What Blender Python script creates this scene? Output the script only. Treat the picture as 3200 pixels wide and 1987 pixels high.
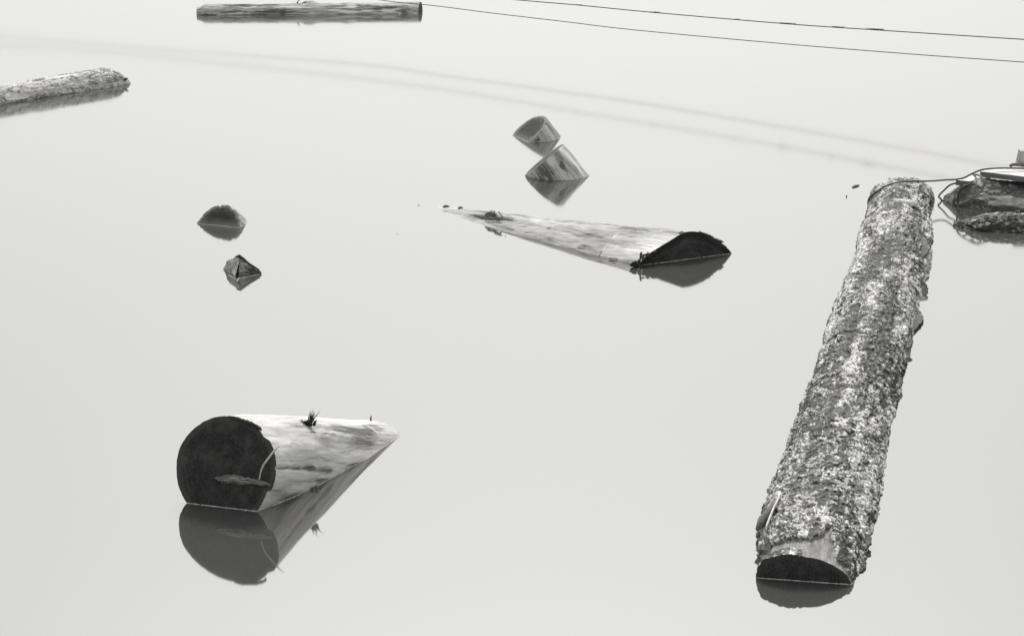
import bpy, bmesh, math, random
import numpy as np
from mathutils import Vector
random.seed(7)
for o in list(bpy.data.objects): bpy.data.objects.remove(o)
SC = bpy.context.scene
COL = SC.collection

# ------------------------------------------------------------------ camera
CH, FPX, HOR = 5.0, 7000.0, -1000.0                     # eye height, focal length and horizon row (photo pixels)
PITCH = math.atan2(993.5 - HOR, FPX)
cam = bpy.data.cameras.new('camera')
cam.sensor_width = 36.0
cam.lens = 36.0 * FPX / 3200.0
cam.clip_start, cam.clip_end = 0.1, 2000
co = bpy.data.objects.new('camera', cam); COL.objects.link(co)
co.location = (0, 0, CH); co.rotation_euler = (math.pi / 2 - PITCH, 0, 0)
SC.camera = co

# ------------------------------------------------------------------ sky and sun
SUN_EL, SUN_AZ = math.radians(50), math.radians(1)    # azimuth from +Y towards +X; the sun stands beyond the pond
w = bpy.data.worlds.new('World'); SC.world = w; w.use_nodes = True
nt = w.node_tree; nt.nodes.clear()
sky = nt.nodes.new('ShaderNodeTexSky'); sky.sky_type = 'NISHITA'; sky.sun_disc = False
sky.sun_elevation = SUN_EL; sky.sun_rotation = SUN_AZ
sky.air_density = 2.0; sky.dust_density = 3.3; sky.ozone_density = 1.0
bw = nt.nodes.new('ShaderNodeRGBToBW')
tint = nt.nodes.new('ShaderNodeMix'); tint.data_type = 'RGBA'; tint.blend_type = 'MULTIPLY'
tint.inputs[0].default_value = 1.0; tint.inputs[7].default_value = (1.0, 0.997, 0.985, 1)
bg = nt.nodes.new('ShaderNodeBackground'); bg.inputs[1].default_value = 0.15
out = nt.nodes.new('ShaderNodeOutputWorld')
nt.links.new(sky.outputs[0], bw.inputs[0]); nt.links.new(bw.outputs[0], tint.inputs[6])
nt.links.new(tint.outputs[2], bg.inputs[0]); nt.links.new(bg.outputs[0], out.inputs[0])
sl = bpy.data.lights.new('sun', 'SUN'); sl.energy = 1.5; sl.angle = math.radians(11); sl.color = (1, 0.985, 0.96)
so = bpy.data.objects.new('sun', sl); COL.objects.link(so)
sd = Vector((math.sin(SUN_AZ) * math.cos(SUN_EL), math.cos(SUN_AZ) * math.cos(SUN_EL), math.sin(SUN_EL)))
so.rotation_euler = sd.to_track_quat('Z', 'Y').to_euler()
so.location = (0, 10, 30)
SC.view_settings.view_transform = 'Standard'; SC.view_settings.look = 'None'
SC.view_settings.exposure = 0.39; SC.view_settings.gamma = 1.0
SC.render.engine = 'CYCLES'

# ------------------------------------------------------------------ helpers
_cp, _sp = math.cos(PITCH), math.sin(PITCH)
FW = np.array([0, _cp, -_sp]); UP = np.array([0, _sp, _cp]); RT = np.array([1., 0, 0]); EYE = np.array([0, 0, CH])
def ray(px, py): return (px - 1600) / FPX * RT + (993.5 - py) / FPX * UP + FW
def at(px, py, z=0.0):
    d = ray(px, py); return EYE + d * ((z - CH) / d[2])
def at_y(px, py, y):
    d = ray(px, py); return EYE + d * (y / d[1])
def at_plane(px, py, p0, n):
    d = ray(px, py); return EYE + d * (((p0 - EYE) @ n) / (d @ n))
def project(P):
    d = P - EYE; z = d @ FW
    return np.stack([1600 + FPX * (d @ RT) / z, 993.5 - FPX * (d @ UP) / z], -1), z

def _h(ix, iy, iz, s):
    n = (ix * 374761393 + iy * 668265263 + iz * 2147483647 + s * 1274126177) & 0xffffffff
    n = ((n ^ (n >> 13)) * 1274126177) & 0xffffffff
    n = ((n ^ (n >> 15)) * 2246822519) & 0xffffffff
    return ((n ^ (n >> 16)) & 0xffff) / 65535.0
def vnoise(P, s=0):
    i = np.floor(P).astype(np.int64); f = P - i; f = f * f * f * (f * (f * 6 - 15) + 10)
    r = 0
    for a in (0, 1):
        for b in (0, 1):
            for c in (0, 1):
                wgt = (f[..., 0] if a else 1 - f[..., 0]) * (f[..., 1] if b else 1 - f[..., 1]) * (f[..., 2] if c else 1 - f[..., 2])
                r = r + wgt * _h(i[..., 0] + a, i[..., 1] + b, i[..., 2] + c, s)
    return r
def fbm(P, o=4, s=0, g=0.5):
    r, a, t = 0, 1.0, 0
    for k in range(o):
        r = r + a * vnoise(P * (2.03 ** k) + 17.3 * k, s + k); t += a; a *= g
    return r / t
def worley(P, s=0):
    i = np.floor(P).astype(np.int64); f = P - i; d1 = np.full(P.shape[:-1], 9.); d2 = d1.copy(); idv = np.zeros(P.shape[:-1])
    for a in (-1, 0, 1):
        for b in (-1, 0, 1):
            for c in (-1, 0, 1):
                jx, jy, jz = i[..., 0] + a, i[..., 1] + b, i[..., 2] + c
                dx = a + _h(jx, jy, jz, s) - f[..., 0]; dy = b + _h(jx, jy, jz, s + 5) - f[..., 1]; dz = c + _h(jx, jy, jz, s + 9) - f[..., 2]
                d = np.sqrt(dx * dx + dy * dy + dz * dz); hh = _h(jx, jy, jz, s + 13)
                m = d < d1
                d2 = np.where(m, d1, np.minimum(d2, d)); idv = np.where(m, hh, idv); d1 = np.where(m, d, d1)
    return d1, d2, idv
def sstep(a, b, x):
    t = np.clip((x - a) / (b - a), 0, 1); return t * t * (3 - 2 * t)

def tag(o, label=None, cat=None, group=None, kind=None):
    if label: o['label'] = label
    if cat: o['category'] = cat
    if group: o['group'] = group
    if kind: o['kind'] = kind
    return o
def empty(name, loc):
    o = bpy.data.objects.new(name, None); COL.objects.link(o); o.location = tuple(loc); o.empty_display_size = .1
    return o
def link_mesh(name, V, F, mat, parent=None, smooth=True, lc=None, mk=None):
    V = np.asarray(V, float)
    if parent is not None: V = V - np.array(parent.location)
    me = bpy.data.meshes.new(name)
    me.from_pydata([tuple(v) for v in V], [], [tuple(int(q) for q in f) for f in F]); me.update()
    if smooth: me.polygons.foreach_set('use_smooth', [True] * len(me.polygons))
    if lc is not None:
        a = me.attributes.new('lc', 'FLOAT_VECTOR', 'POINT'); a.data.foreach_set('vector', np.asarray(lc, np.float32).ravel())
    if mk is not None:
        a = me.attributes.new('mk', 'FLOAT_VECTOR', 'POINT'); a.data.foreach_set('vector', np.asarray(mk, np.float32).ravel())
    me.materials.append(mat)
    o = bpy.data.objects.new(name, me); COL.objects.link(o)
    if parent is not None: o.parent = parent
    return o
def grid_faces(a, b, closed=True, off=0):
    i = np.arange(a - 1)[:, None]; j = np.arange(b if closed else b - 1)[None, :]; j2 = (j + 1) % b
    return (np.stack([i * b + j, (i + 1) * b + j, (i + 1) * b + j2, i * b + j2], -1).reshape(-1, 4) + off)

class Log:
    """a lofted log; keeps its vertex grid so that parts can be set on its surface"""
    def __init__(s, centre, D, V, rad, ts, nth, disp=None, shear=None):
        th = np.linspace(-math.pi / 2, 1.5 * math.pi, nth, endpoint=False)
        TT, TH = np.meshgrid(ts, th, indexing='ij')
        C = np.stack([centre(t) for t in ts]); dv = [(D(t), V(t)) if callable(D) else (D, V) for t in ts]
        DD = np.stack([q[0] for q in dv])[:, None]; VV = np.stack([q[1] for q in dv])[:, None]
        N = np.cos(TH)[..., None] * DD + np.sin(TH)[..., None] * VV
        R = rad(TT, TH)
        s.lc = np.stack([TT, R * np.cos(TH), R * np.sin(TH)], -1)
        s.mk = np.zeros(TT.shape + (3,))
        s.TT, s.TH, s.N, s.R = TT, TH, N, R
        s.S = C[:, None] + N * R[..., None]
        if shear is not None: s.S = s.S + shear(TT, TH)
        if disp is not None: s.S = s.S + N * disp(s)[..., None]
        s.C = C
    def locate(s, px, py):
        P = s.S.reshape(-1, 3); uv, z = project(P); d = np.hypot(uv[:, 0] - px, uv[:, 1] - py)
        m = d < max(6, d.min() * 1.6); k = np.where(m)[0]; q = k[np.argmin(z[k] + d[k] * .02)]
        return divmod(int(q), s.S.shape[1])
    def mark(s, px, py, lt, la, amt, ch=0, rot=0., s_=0, rag=.5):
        i, j = s.locate(px, py); t0, h0 = s.TT[i, j], s.TH[i, j]
        dt = s.TT - t0; da = ((s.TH - h0 + math.pi) % (2 * math.pi) - math.pi) * s.R.mean()
        c, n = math.cos(rot), math.sin(rot); a, b = (c * dt + n * da) / lt, (-n * dt + c * da) / la
        q = np.sqrt(a * a + b * b) + (fbm(s.lc * np.array([5, 34, 34.]) + s_, 5, 3 + s_, .6) - .5) * rag * 3.2
        f = sstep(1.3, .25, q) * amt
        s.mk[..., ch] = np.clip(s.mk[..., ch] + f, -1, 1); return f
    def warp(s, px, py, lt, la, amp):
        i, j = s.locate(px, py); dt = (s.TT - s.TT[i, j]) / lt; da = ((s.TH - s.TH[i, j] + math.pi) % (2 * math.pi) - math.pi) * s.R.mean() / la
        g = -np.sign(da) * amp * np.exp(-dt * dt - da * da * .5) * (1 - np.exp(-da * da * 12)); g = g[..., None]
        s.lc = s.lc + np.concatenate([0 * g, -np.sin(s.TH)[..., None] * g, np.cos(s.TH)[..., None] * g], -1)
    def dent(s, px, py, lt, la, depth, rot=0., s_=0, rag=.3):
        keep = s.mk.copy(); s.mk[..., 2] = 0
        f = s.mark(px, py, lt, la, 1., 2, rot, s_, rag); s.mk = keep
        s.S = s.S - s.N * (f * depth)[..., None]; return f
    def build(s, name, mat, parent):
        a, b = s.S.shape[:2]
        V = s.S.reshape(-1, 3); F = [tuple(r) for r in grid_faces(a, b)]
        V = np.vstack([V, s.S[-1].mean(0)]); e = len(V) - 1
        F += [((a - 1) * b + (j + 1) % b, (a - 1) * b + j, e) for j in range(b)]
        lc = np.vstack([s.lc.reshape(-1, 3), [s.TT[-1, 0], 0, 0]]); mk = np.vstack([s.mk.reshape(-1, 3), [0, 0, 0]])
        s.obj = link_mesh(name, V, F, mat, parent, True, lc, mk); return s.obj
    def cap(s, name, mat, parent, n=14, lift=.003, bulge=0., seed=0, rough=.003, inset=1.0):
        ring = s.S[0]; c = ring.mean(0); ax = -(s.C[1] - s.C[0]); ax /= np.linalg.norm(ax)
        nrm = np.cross(ring[len(ring) // 4] - c, ring[len(ring) // 2] - c); nrm /= np.linalg.norm(nrm)
        if nrm @ ax < 0: nrm = -nrm
        V, lc = [], []
        for k in range(n + 1):
            f = k / n
            P = c + (ring - c) * f * inset
            V.append(P); lc.append(np.stack([np.full(len(ring), f), f * np.cos(s.TH[0]), f * np.sin(s.TH[0])], -1))
        V = np.stack(V); lc = np.stack(lc)
        hgt = (fbm(V * 26, 4, 60 + seed) - .5) * 2 * rough * sstep(1.02, .9, lc[..., 0]) + lift
        V = V + nrm * hgt[..., None]
        F = [tuple(r)[::-1] for r in grid_faces(n + 1, len(ring))]
        return link_mesh(name, V.reshape(-1, 3), F, mat, parent, True, lc.reshape(-1, 3))
    def crossings(s):
        """z = 0 crossings of every ring: (left, right) as seen from the eye, None where a ring is dry or drowned"""
        res = []
        for r in s.S:
            z = r[:, 2]; q = np.where(z * np.roll(z, -1) < 0)[0]
            if len(q) < 2: res.append(None); continue
            P = [r[k] + (np.roll(r, -1, 0)[k] - r[k]) * (z[k] / (z[k] - np.roll(z, -1)[k])) for k in (q[0], q[-1])]
            P.sort(key=lambda p: p[0] / p[1]); res.append(P)
        return res

def tube_geo(pts, rad, n=6, seed=0, wob=0.):
    pts = [np.asarray(p, float) for p in pts]; m = len(pts); V = []; F = []
    rad = [rad] * m if np.isscalar(rad) else rad
    for i, p in enumerate(pts):
        t = pts[min(i + 1, m - 1)] - pts[max(i - 1, 0)]; t = t / (np.linalg.norm(t) + 1e-9)
        a = np.cross(t, [0, 0, 1.]) if abs(t[2]) < .9 else np.cross(t, [1., 0, 0]); a /= np.linalg.norm(a); b = np.cross(a, t)
        for k in range(n):
            h = 2 * math.pi * k / n; V.append(p + rad[i] * (math.cos(h) * a + math.sin(h) * b))
    for i in range(m - 1):
        for k in range(n): F.append((i * n + k, i * n + (k + 1) % n, (i + 1) * n + (k + 1) % n, (i + 1) * n + k))
    F.append(tuple(range(n - 1, -1, -1))); F.append(tuple((m - 1) * n + k for k in range(n)))
    return V, F
def merge(parts):
    V, F = [], []
    for v, f in parts:
        o = len(V); V += list(v); F += [tuple(q + o for q in g) for g in f]
    return V, F
def catmull(P, k=8):
    P = [np.asarray(p, float) for p in P]; Q = [2 * P[0] - P[1]] + P + [2 * P[-1] - P[-2]]; r = []
    for i in range(1, len(Q) - 2):
        for j in range(k):
            t = j / k; a, b, c, d = Q[i - 1:i + 3]
            r.append(.5 * (2 * b + (c - a) * t + (2 * a - 5 * b + 4 * c - d) * t * t + (3 * b - a - 3 * c + d) * t ** 3))
    r.append(P[-1]); return r

# ------------------------------------------------------------------ materials (all greys: the photograph is black and white)
def G(v): return (v, v * .995, v * .985, 1)
class MT:
    def __init__(s, name, rough=.8, spec=.3):
        s.m = bpy.data.materials.new(name); s.m.use_nodes = True; s.t = s.m.node_tree; s.b = s.t.nodes['Principled BSDF']
        s.b.inputs['Roughness'].default_value = rough; s.b.inputs['Specular IOR Level'].default_value = spec
    def n(s, t, **k):
        x = s.t.nodes.new(t)
        for a, v in k.items(): setattr(x, a, v)
        return x
    def l(s, a, b): s.t.links.new(a, b)
    def attr(s, nm='lc'):
        return s.n('ShaderNodeAttribute', attribute_name=nm).outputs['Vector']
    def vec(s, src, sc, loc=(0, 0, 0)):
        m = s.n('ShaderNodeMapping'); m.inputs['Scale'].default_value = sc; m.inputs['Location'].default_value = loc; s.l(src, m.inputs[0]); return m.outputs[0]
    def noise(s, v, scale, det=5, rough=.6, dist=0.):
        x = s.n('ShaderNodeTexNoise'); x.inputs['Scale'].default_value = scale; x.inputs['Detail'].default_value = det
        x.inputs['Roughness'].default_value = rough; x.inputs['Distortion'].default_value = dist; s.l(v, x.inputs['Vector']); return x.outputs['Fac']
    def ramp(s, f, stops):
        x = s.n('ShaderNodeValToRGB'); e = x.color_ramp.elements
        while len(e) < len(stops): e.new(.5)
        for q, (p, v) in zip(e, stops): q.position = p; q.color = G(v)
        s.l(f, x.inputs[0]); return x.outputs[0]
    def mix(s, f, a, b, mode='MIX'):
        x = s.n('ShaderNodeMix'); x.data_type = 'RGBA'; x.blend_type = mode
        if isinstance(f, float): x.inputs[0].default_value = f
        else: s.l(f, x.inputs[0])
        for i, v in ((6, a), (7, b)):
            if isinstance(v, float): x.inputs[i].default_value = G(v)
            else: s.l(v, x.inputs[i])
        return x.outputs[2]
    def math(s, op, a, b=None):
        x = s.n('ShaderNodeMath', operation=op)
        for i, v in enumerate((a, b)):
            if v is None: continue
            if isinstance(v, (int, float)): x.inputs[i].default_value = v
            else: s.l(v, x.inputs[i])
        return x.outputs[0]
    def bump(s, h, st, dist):
        x = s.n('ShaderNodeBump'); x.inputs['Strength'].default_value = st; x.inputs['Distance'].default_value = dist
        s.l(h, x.inputs['Height']); s.l(x.outputs[0], s.b.inputs['Normal'])
    def col(s, c): s.l(c, s.b.inputs['Base Color'])

def water_mat():
    m = MT('water', .075, .5)
    m.b.inputs['IOR'].default_value = 3.3
    m.b.inputs['Base Color'].default_value = G(.075)
    # sheltered glassy water near the viewer, a breath of air on the open water farther out
    g = m.n('ShaderNodeNewGeometry').outputs['Position']; s = m.n('ShaderNodeSeparateXYZ'); m.l(g, s.inputs[0])
    nz = m.noise(m.vec(g, (.12, .3, 1)), 1.0, 3, .6)
    yy = m.math('ADD', s.outputs[1], m.math('MULTIPLY', m.math('SUBTRACT', nz, .5), 5.))
    mr = m.n('ShaderNodeMapRange'); m.l(yy, mr.inputs[0])
    for i, v in ((1, 14.), (2, 24.5), (3, .045), (4, .084)): mr.inputs[i].default_value = v
    m.l(mr.outputs[0], m.b.inputs['Roughness'])
    return m.m
def peeled(name, light=.72, dark=.26, seed=0, patch=.5, fine=.5):
    """bare weathered wood; mk.x = grey stain and painted shade, mk.y = fresh pale wood"""
    m = MT(name, .75, .25); v = m.attr(); mk = m.n('ShaderNodeSeparateXYZ'); m.l(m.attr('mk'), mk.inputs[0])
    fib = m.noise(m.vec(v, (5, 60, 60), (seed, 0, 0)), 1.0, 6, .65, .3)
    pat = m.noise(m.vec(v, (2.2, 7, 7), (seed, 3, 0)), 1.0, 6, .62, .6)
    c = m.ramp(pat, [(patch - .13, light), (patch + .02, light * .8), (patch + .2, dark)])
    c = m.mix(m.ramp(fib, [(.42, 0.0), (.66, fine)]), c, dark * .8)
    st = m.math('ADD', mk.outputs[0], m.math('MULTIPLY', m.math('SUBTRACT', fib, .5), 1.1))
    st = m.math('MULTIPLY', m.ramp(st, [(.25, 0), (.85, 1)]), m.ramp(mk.outputs[0], [(.02, 0), (.2, 1)]))
    c = m.mix(m.math('MULTIPLY', st, .85), c, .085)
    c = m.mix(m.ramp(mk.outputs[1], [(.2, 0), (.7, 1)]), c, .8)
    m.col(c); m.bump(m.math('ADD', fib, m.math('MULTIPLY', pat, .7)), .5, .006); return m.m
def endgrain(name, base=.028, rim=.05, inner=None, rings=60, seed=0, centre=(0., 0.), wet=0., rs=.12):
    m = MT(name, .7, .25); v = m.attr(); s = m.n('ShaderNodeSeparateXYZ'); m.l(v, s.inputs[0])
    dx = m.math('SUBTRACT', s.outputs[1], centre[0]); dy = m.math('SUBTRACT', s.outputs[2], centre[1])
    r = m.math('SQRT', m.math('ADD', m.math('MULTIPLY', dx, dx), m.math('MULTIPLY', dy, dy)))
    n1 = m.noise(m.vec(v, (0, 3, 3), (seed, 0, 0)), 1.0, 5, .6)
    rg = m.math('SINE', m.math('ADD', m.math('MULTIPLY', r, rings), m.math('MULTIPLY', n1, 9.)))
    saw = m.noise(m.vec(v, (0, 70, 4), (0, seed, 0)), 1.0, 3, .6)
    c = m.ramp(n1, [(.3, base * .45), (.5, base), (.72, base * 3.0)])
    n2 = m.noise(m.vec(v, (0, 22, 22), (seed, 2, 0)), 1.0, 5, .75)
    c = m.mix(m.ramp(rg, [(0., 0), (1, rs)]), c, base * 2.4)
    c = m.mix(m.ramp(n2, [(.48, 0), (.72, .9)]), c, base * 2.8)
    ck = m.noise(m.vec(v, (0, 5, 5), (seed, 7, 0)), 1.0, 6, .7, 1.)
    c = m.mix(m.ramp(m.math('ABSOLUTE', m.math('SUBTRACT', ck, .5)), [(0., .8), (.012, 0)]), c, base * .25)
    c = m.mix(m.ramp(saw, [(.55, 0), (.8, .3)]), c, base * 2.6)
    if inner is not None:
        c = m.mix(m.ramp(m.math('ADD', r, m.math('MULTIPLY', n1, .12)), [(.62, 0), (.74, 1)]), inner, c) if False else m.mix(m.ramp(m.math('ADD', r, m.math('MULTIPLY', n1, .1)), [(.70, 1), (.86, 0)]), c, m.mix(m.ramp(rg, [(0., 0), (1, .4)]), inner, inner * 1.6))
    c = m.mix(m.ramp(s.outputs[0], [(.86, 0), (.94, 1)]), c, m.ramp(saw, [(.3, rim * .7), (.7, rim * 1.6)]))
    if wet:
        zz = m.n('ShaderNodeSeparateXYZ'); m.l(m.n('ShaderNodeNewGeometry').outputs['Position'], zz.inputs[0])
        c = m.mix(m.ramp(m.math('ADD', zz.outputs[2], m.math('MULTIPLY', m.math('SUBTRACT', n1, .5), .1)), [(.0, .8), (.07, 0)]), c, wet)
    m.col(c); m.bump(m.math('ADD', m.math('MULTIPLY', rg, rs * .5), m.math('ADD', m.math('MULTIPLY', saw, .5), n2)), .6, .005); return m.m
def bark(name, hi=.62, lo=.03, seed=0, thr=.5, scale=1., wood=None, spec=.45, crack=.95):
    """bark; mk.x = flake height 0..1 (outer flakes weathered silver, inner bark dark), mk.y = bare wood"""
    m = MT(name, .6, spec); v = m.attr(); mk = m.n('ShaderNodeSeparateXYZ'); m.l(m.attr('mk'), mk.inputs[0])
    big = m.noise(m.vec(v, (.8 * scale, 3.2 * scale, 3.2 * scale), (seed, 0, 0)), 1.0, 4, .6, .4)
    mid = m.noise(m.vec(v, (9 * scale, 12 * scale, 12 * scale), (seed, 5, 0)), 1.0, 6, .7, .8)
    fin = m.noise(m.vec(v, (60 * scale, 80 * scale, 80 * scale), (seed, 9, 0)), 1.0, 4, .7, .5)
    fur = m.noise(m.vec(v, (.45 * scale, 8.5 * scale, 8.5 * scale), (seed, 2, 4)), 1.0, 5, .6, .5)
    f = m.math('ADD', m.math('MULTIPLY', mk.outputs[0], .5), m.math('MULTIPLY', big, .35))
    f = m.math('ADD', f, m.math('MULTIPLY', m.math('SUBTRACT', fur, .5), .8))
    f = m.math('ADD', f, m.math('MULTIPLY', m.math('SUBTRACT', mid, .5), 1.5))
    f = m.math('ADD', f, m.math('MULTIPLY', m.math('SUBTRACT', fin, .5), .75))
    c = m.ramp(f, [(thr - .12, lo), (thr - .02, lo * 2.2 + hi * .06), (thr + .04, hi * .5), (thr + .13, hi)])
    # thin dark cracks between the plates, at two sizes
    for sc_, wd_, dk_ in (((4., 7., 7.), .036, lo), ((12., 20., 20.), .034, lo * 1.5)):
        k_ = m.noise(m.vec(v, tuple(q * scale for q in sc_), (seed, 3, sc_[0])), 1.0, 7, .62, 1.2)
        c = m.mix(m.ramp(m.math('ABSOLUTE', m.math('SUBTRACT', k_, .5)), [(0., crack), (wd_, 0)]), c, dk_)
    if wood is not None:
        fib = m.noise(m.vec(v, (4, 55, 55), (seed, 1, 0)), 1.0, 5, .6, .2)
        wp = m.noise(m.vec(v, (9, 14, 14), (seed, 8, 0)), 1.0, 5, .65, .5)
        wc = m.ramp(m.math('ADD', m.math('MULTIPLY', fib, .5), m.math('MULTIPLY', wp, .6)), [(.38, wood * .35), (.55, wood * .9), (.72, min(.85, wood * 2.0))])
        c = m.mix(m.ramp(mk.outputs[1], [(.35, 0), (.6, 1)]), c, wc)
    m.col(c)
    m.bump(m.math('ADD', mid, m.math('MULTIPLY', fin, .6)), .8, .012 / scale); return m.m
def plain(name, v, rough=.7, spec=.3, var=.35, sc=(30, 30, 30)):
    m = MT(name, rough, spec); g = m.n('ShaderNodeTexCoord').outputs['Object']
    n = m.noise(m.vec(g, sc), 1.0, 5, .65)
    m.col(m.ramp(n, [(.3, v * (1 - var)), (.7, min(.9, v * (1 + var)))])); m.bump(n, .4, .004); return m.m
def plank_mat(name, v, dark, seed):
    m = MT(name, .75, .25); g = m.n('ShaderNodeTexCoord').outputs['Object']; s = m.n('ShaderNodeSeparateXYZ')
    nn = m.noise(m.vec(m.attr(), (3, 60, 60), (seed, 0, 0)), 1.0, 5, .65, .3)
    pp = m.noise(m.vec(m.attr(), (4, 9, 9), (seed, 0, 3)), 1.0, 4, .6)
    c = m.mix(m.ramp(nn, [(.4, 0), (.72, .7)]), v, dark)
    c = m.mix(m.ramp(pp, [(.5, 0), (.75, .6)]), c, dark)
    m.col(c); m.bump(nn, .5, .004); return m.m

M = {}
M['water'] = water_mat()
M['meniscus_glint'] = plain('painted_glint', .62, .8, .2, .5, (90, 90, 90))  # pale colour for the painted highlight along the waterlines
M['peelA'] = peeled('peeled_wood', .74, .30, 3, .55, .35)
M['peelB'] = peeled('grey_peeled_wood', .66, .27, 11, .5, .5)
M['peelK'] = peeled('block_wood', .80, .28, 21, .46, .75)
M['peelD'] = peeled('weathered_wood', .76, .17, 31, .5, .9)
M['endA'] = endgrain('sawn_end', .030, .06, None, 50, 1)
M['endB'] = endgrain('sawn_end_with_bark_ring', .031, .018, .06, 70, 2, (0, -.1), 0., .3)
M['endC'] = endgrain('wet_sawn_end', .030, .05, None, 90, 4, (-.5, .55), 0., .4)
M['endK'] = endgrain('block_end', .068, .26, .045, 60, 5, wet=.20)
M['endK2'] = endgrain('block_end_pale', .07, .22, .06, 60, 6, wet=.2)
M['barkC'] = bark('scaly_bark', .78, .026, 2, .40, 1.0, .22)
M['barkE'] = bark('pale_bark', .68, .14, 8, .30, .8, .78, .3, .55)
M['barkF'] = bark('dark_rough_bark', .55, .03, 14, .455, 1.1, .35)
M['flap'] = bark('loose_bark', .10, .015, 24, .38, 1.3, .35)
M['barkG'] = bark('grey_worn_bark', .48, .07, 19, .41, .7, .5, .3)
M['dark'] = plain('dark_wood', .035, .7, .3, .6, (60, 60, 60))
M['mid'] = plain('grey_splinter', .16, .8, .2, .6, (60, 60, 60))
M['pale'] = plain('pale_splinter', .62, .8, .2, .25, (25, 25, 25))
M['wire'] = plain('steel_cable', .045, .5, .5, .4, (80, 80, 80))
M['wire2'] = plain('grey_wire', .14, .5, .5, .4, (80, 80, 80))
M['plankT'] = plank_mat('bleached_plank', .74, .3, 1)
M['plankS'] = plank_mat('grey_plank', .22, .08, 2)
M['stake'] = plank_mat('stained_stake', .62, .12, 5)

# ------------------------------------------------------------------ water
W = 900
wat = link_mesh('water', [(-W, -W, 0), (W, -W, 0), (W, W, 0), (-W, W, 0)], [(0, 1, 2, 3)], M['water'], None, False)
tag(wat, kind='structure')
wat['label'] = 'still pale mirror water'

def meniscus_glint(log, parent, ends=True, side='right', upto=1.0, r=.0028, seed=0, left=False):  # thin pale tube standing in for the bright meniscus highlight where wood meets water
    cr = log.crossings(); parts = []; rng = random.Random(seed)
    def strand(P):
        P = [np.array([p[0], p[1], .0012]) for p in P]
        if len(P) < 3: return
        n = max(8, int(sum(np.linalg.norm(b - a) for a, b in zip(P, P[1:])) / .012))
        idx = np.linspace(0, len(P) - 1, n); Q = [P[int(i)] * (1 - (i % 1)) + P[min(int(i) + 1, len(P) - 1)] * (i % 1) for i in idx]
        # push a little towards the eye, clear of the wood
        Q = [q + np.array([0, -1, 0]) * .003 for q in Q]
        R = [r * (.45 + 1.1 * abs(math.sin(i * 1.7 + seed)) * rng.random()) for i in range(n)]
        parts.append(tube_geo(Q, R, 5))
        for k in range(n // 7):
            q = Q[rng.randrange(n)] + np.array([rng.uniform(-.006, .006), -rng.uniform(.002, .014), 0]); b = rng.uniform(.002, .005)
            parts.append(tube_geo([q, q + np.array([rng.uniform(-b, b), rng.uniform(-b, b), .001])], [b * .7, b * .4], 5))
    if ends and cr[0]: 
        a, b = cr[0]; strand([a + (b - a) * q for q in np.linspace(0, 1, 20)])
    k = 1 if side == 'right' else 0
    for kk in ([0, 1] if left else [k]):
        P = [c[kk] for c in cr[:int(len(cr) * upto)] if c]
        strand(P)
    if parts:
        V, F = merge(parts); link_mesh('waterline_glint', V, F, M['meniscus_glint'], parent)

def jag_splinters(base, up, spread, n, h, r, seed, lean=(0, 0, 0)):
    rng = random.Random(seed); parts = []; up = np.array(up, float); sp = np.array(spread, float); lean = np.array(lean, float)
    for k in range(n):
        p = base + sp * rng.uniform(-1, 1) + np.array([rng.uniform(-1, 1), rng.uniform(-1, 1), 0]) * r
        hh = h * rng.uniform(.35, 1.); d = up * hh + lean * hh * rng.uniform(.5, 1.3) + np.array([rng.uniform(-1, 1), rng.uniform(-1, 1), 0]) * hh * .3
        parts.append(tube_geo([p - up * .015, p + d * .5 + np.array([rng.uniform(-1, 1), 0, rng.uniform(-1, 1)]) * hh * .05, p + d], [r * rng.uniform(.5, 1.), r * .55, r * .08], 5))
    return merge(parts)

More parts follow.
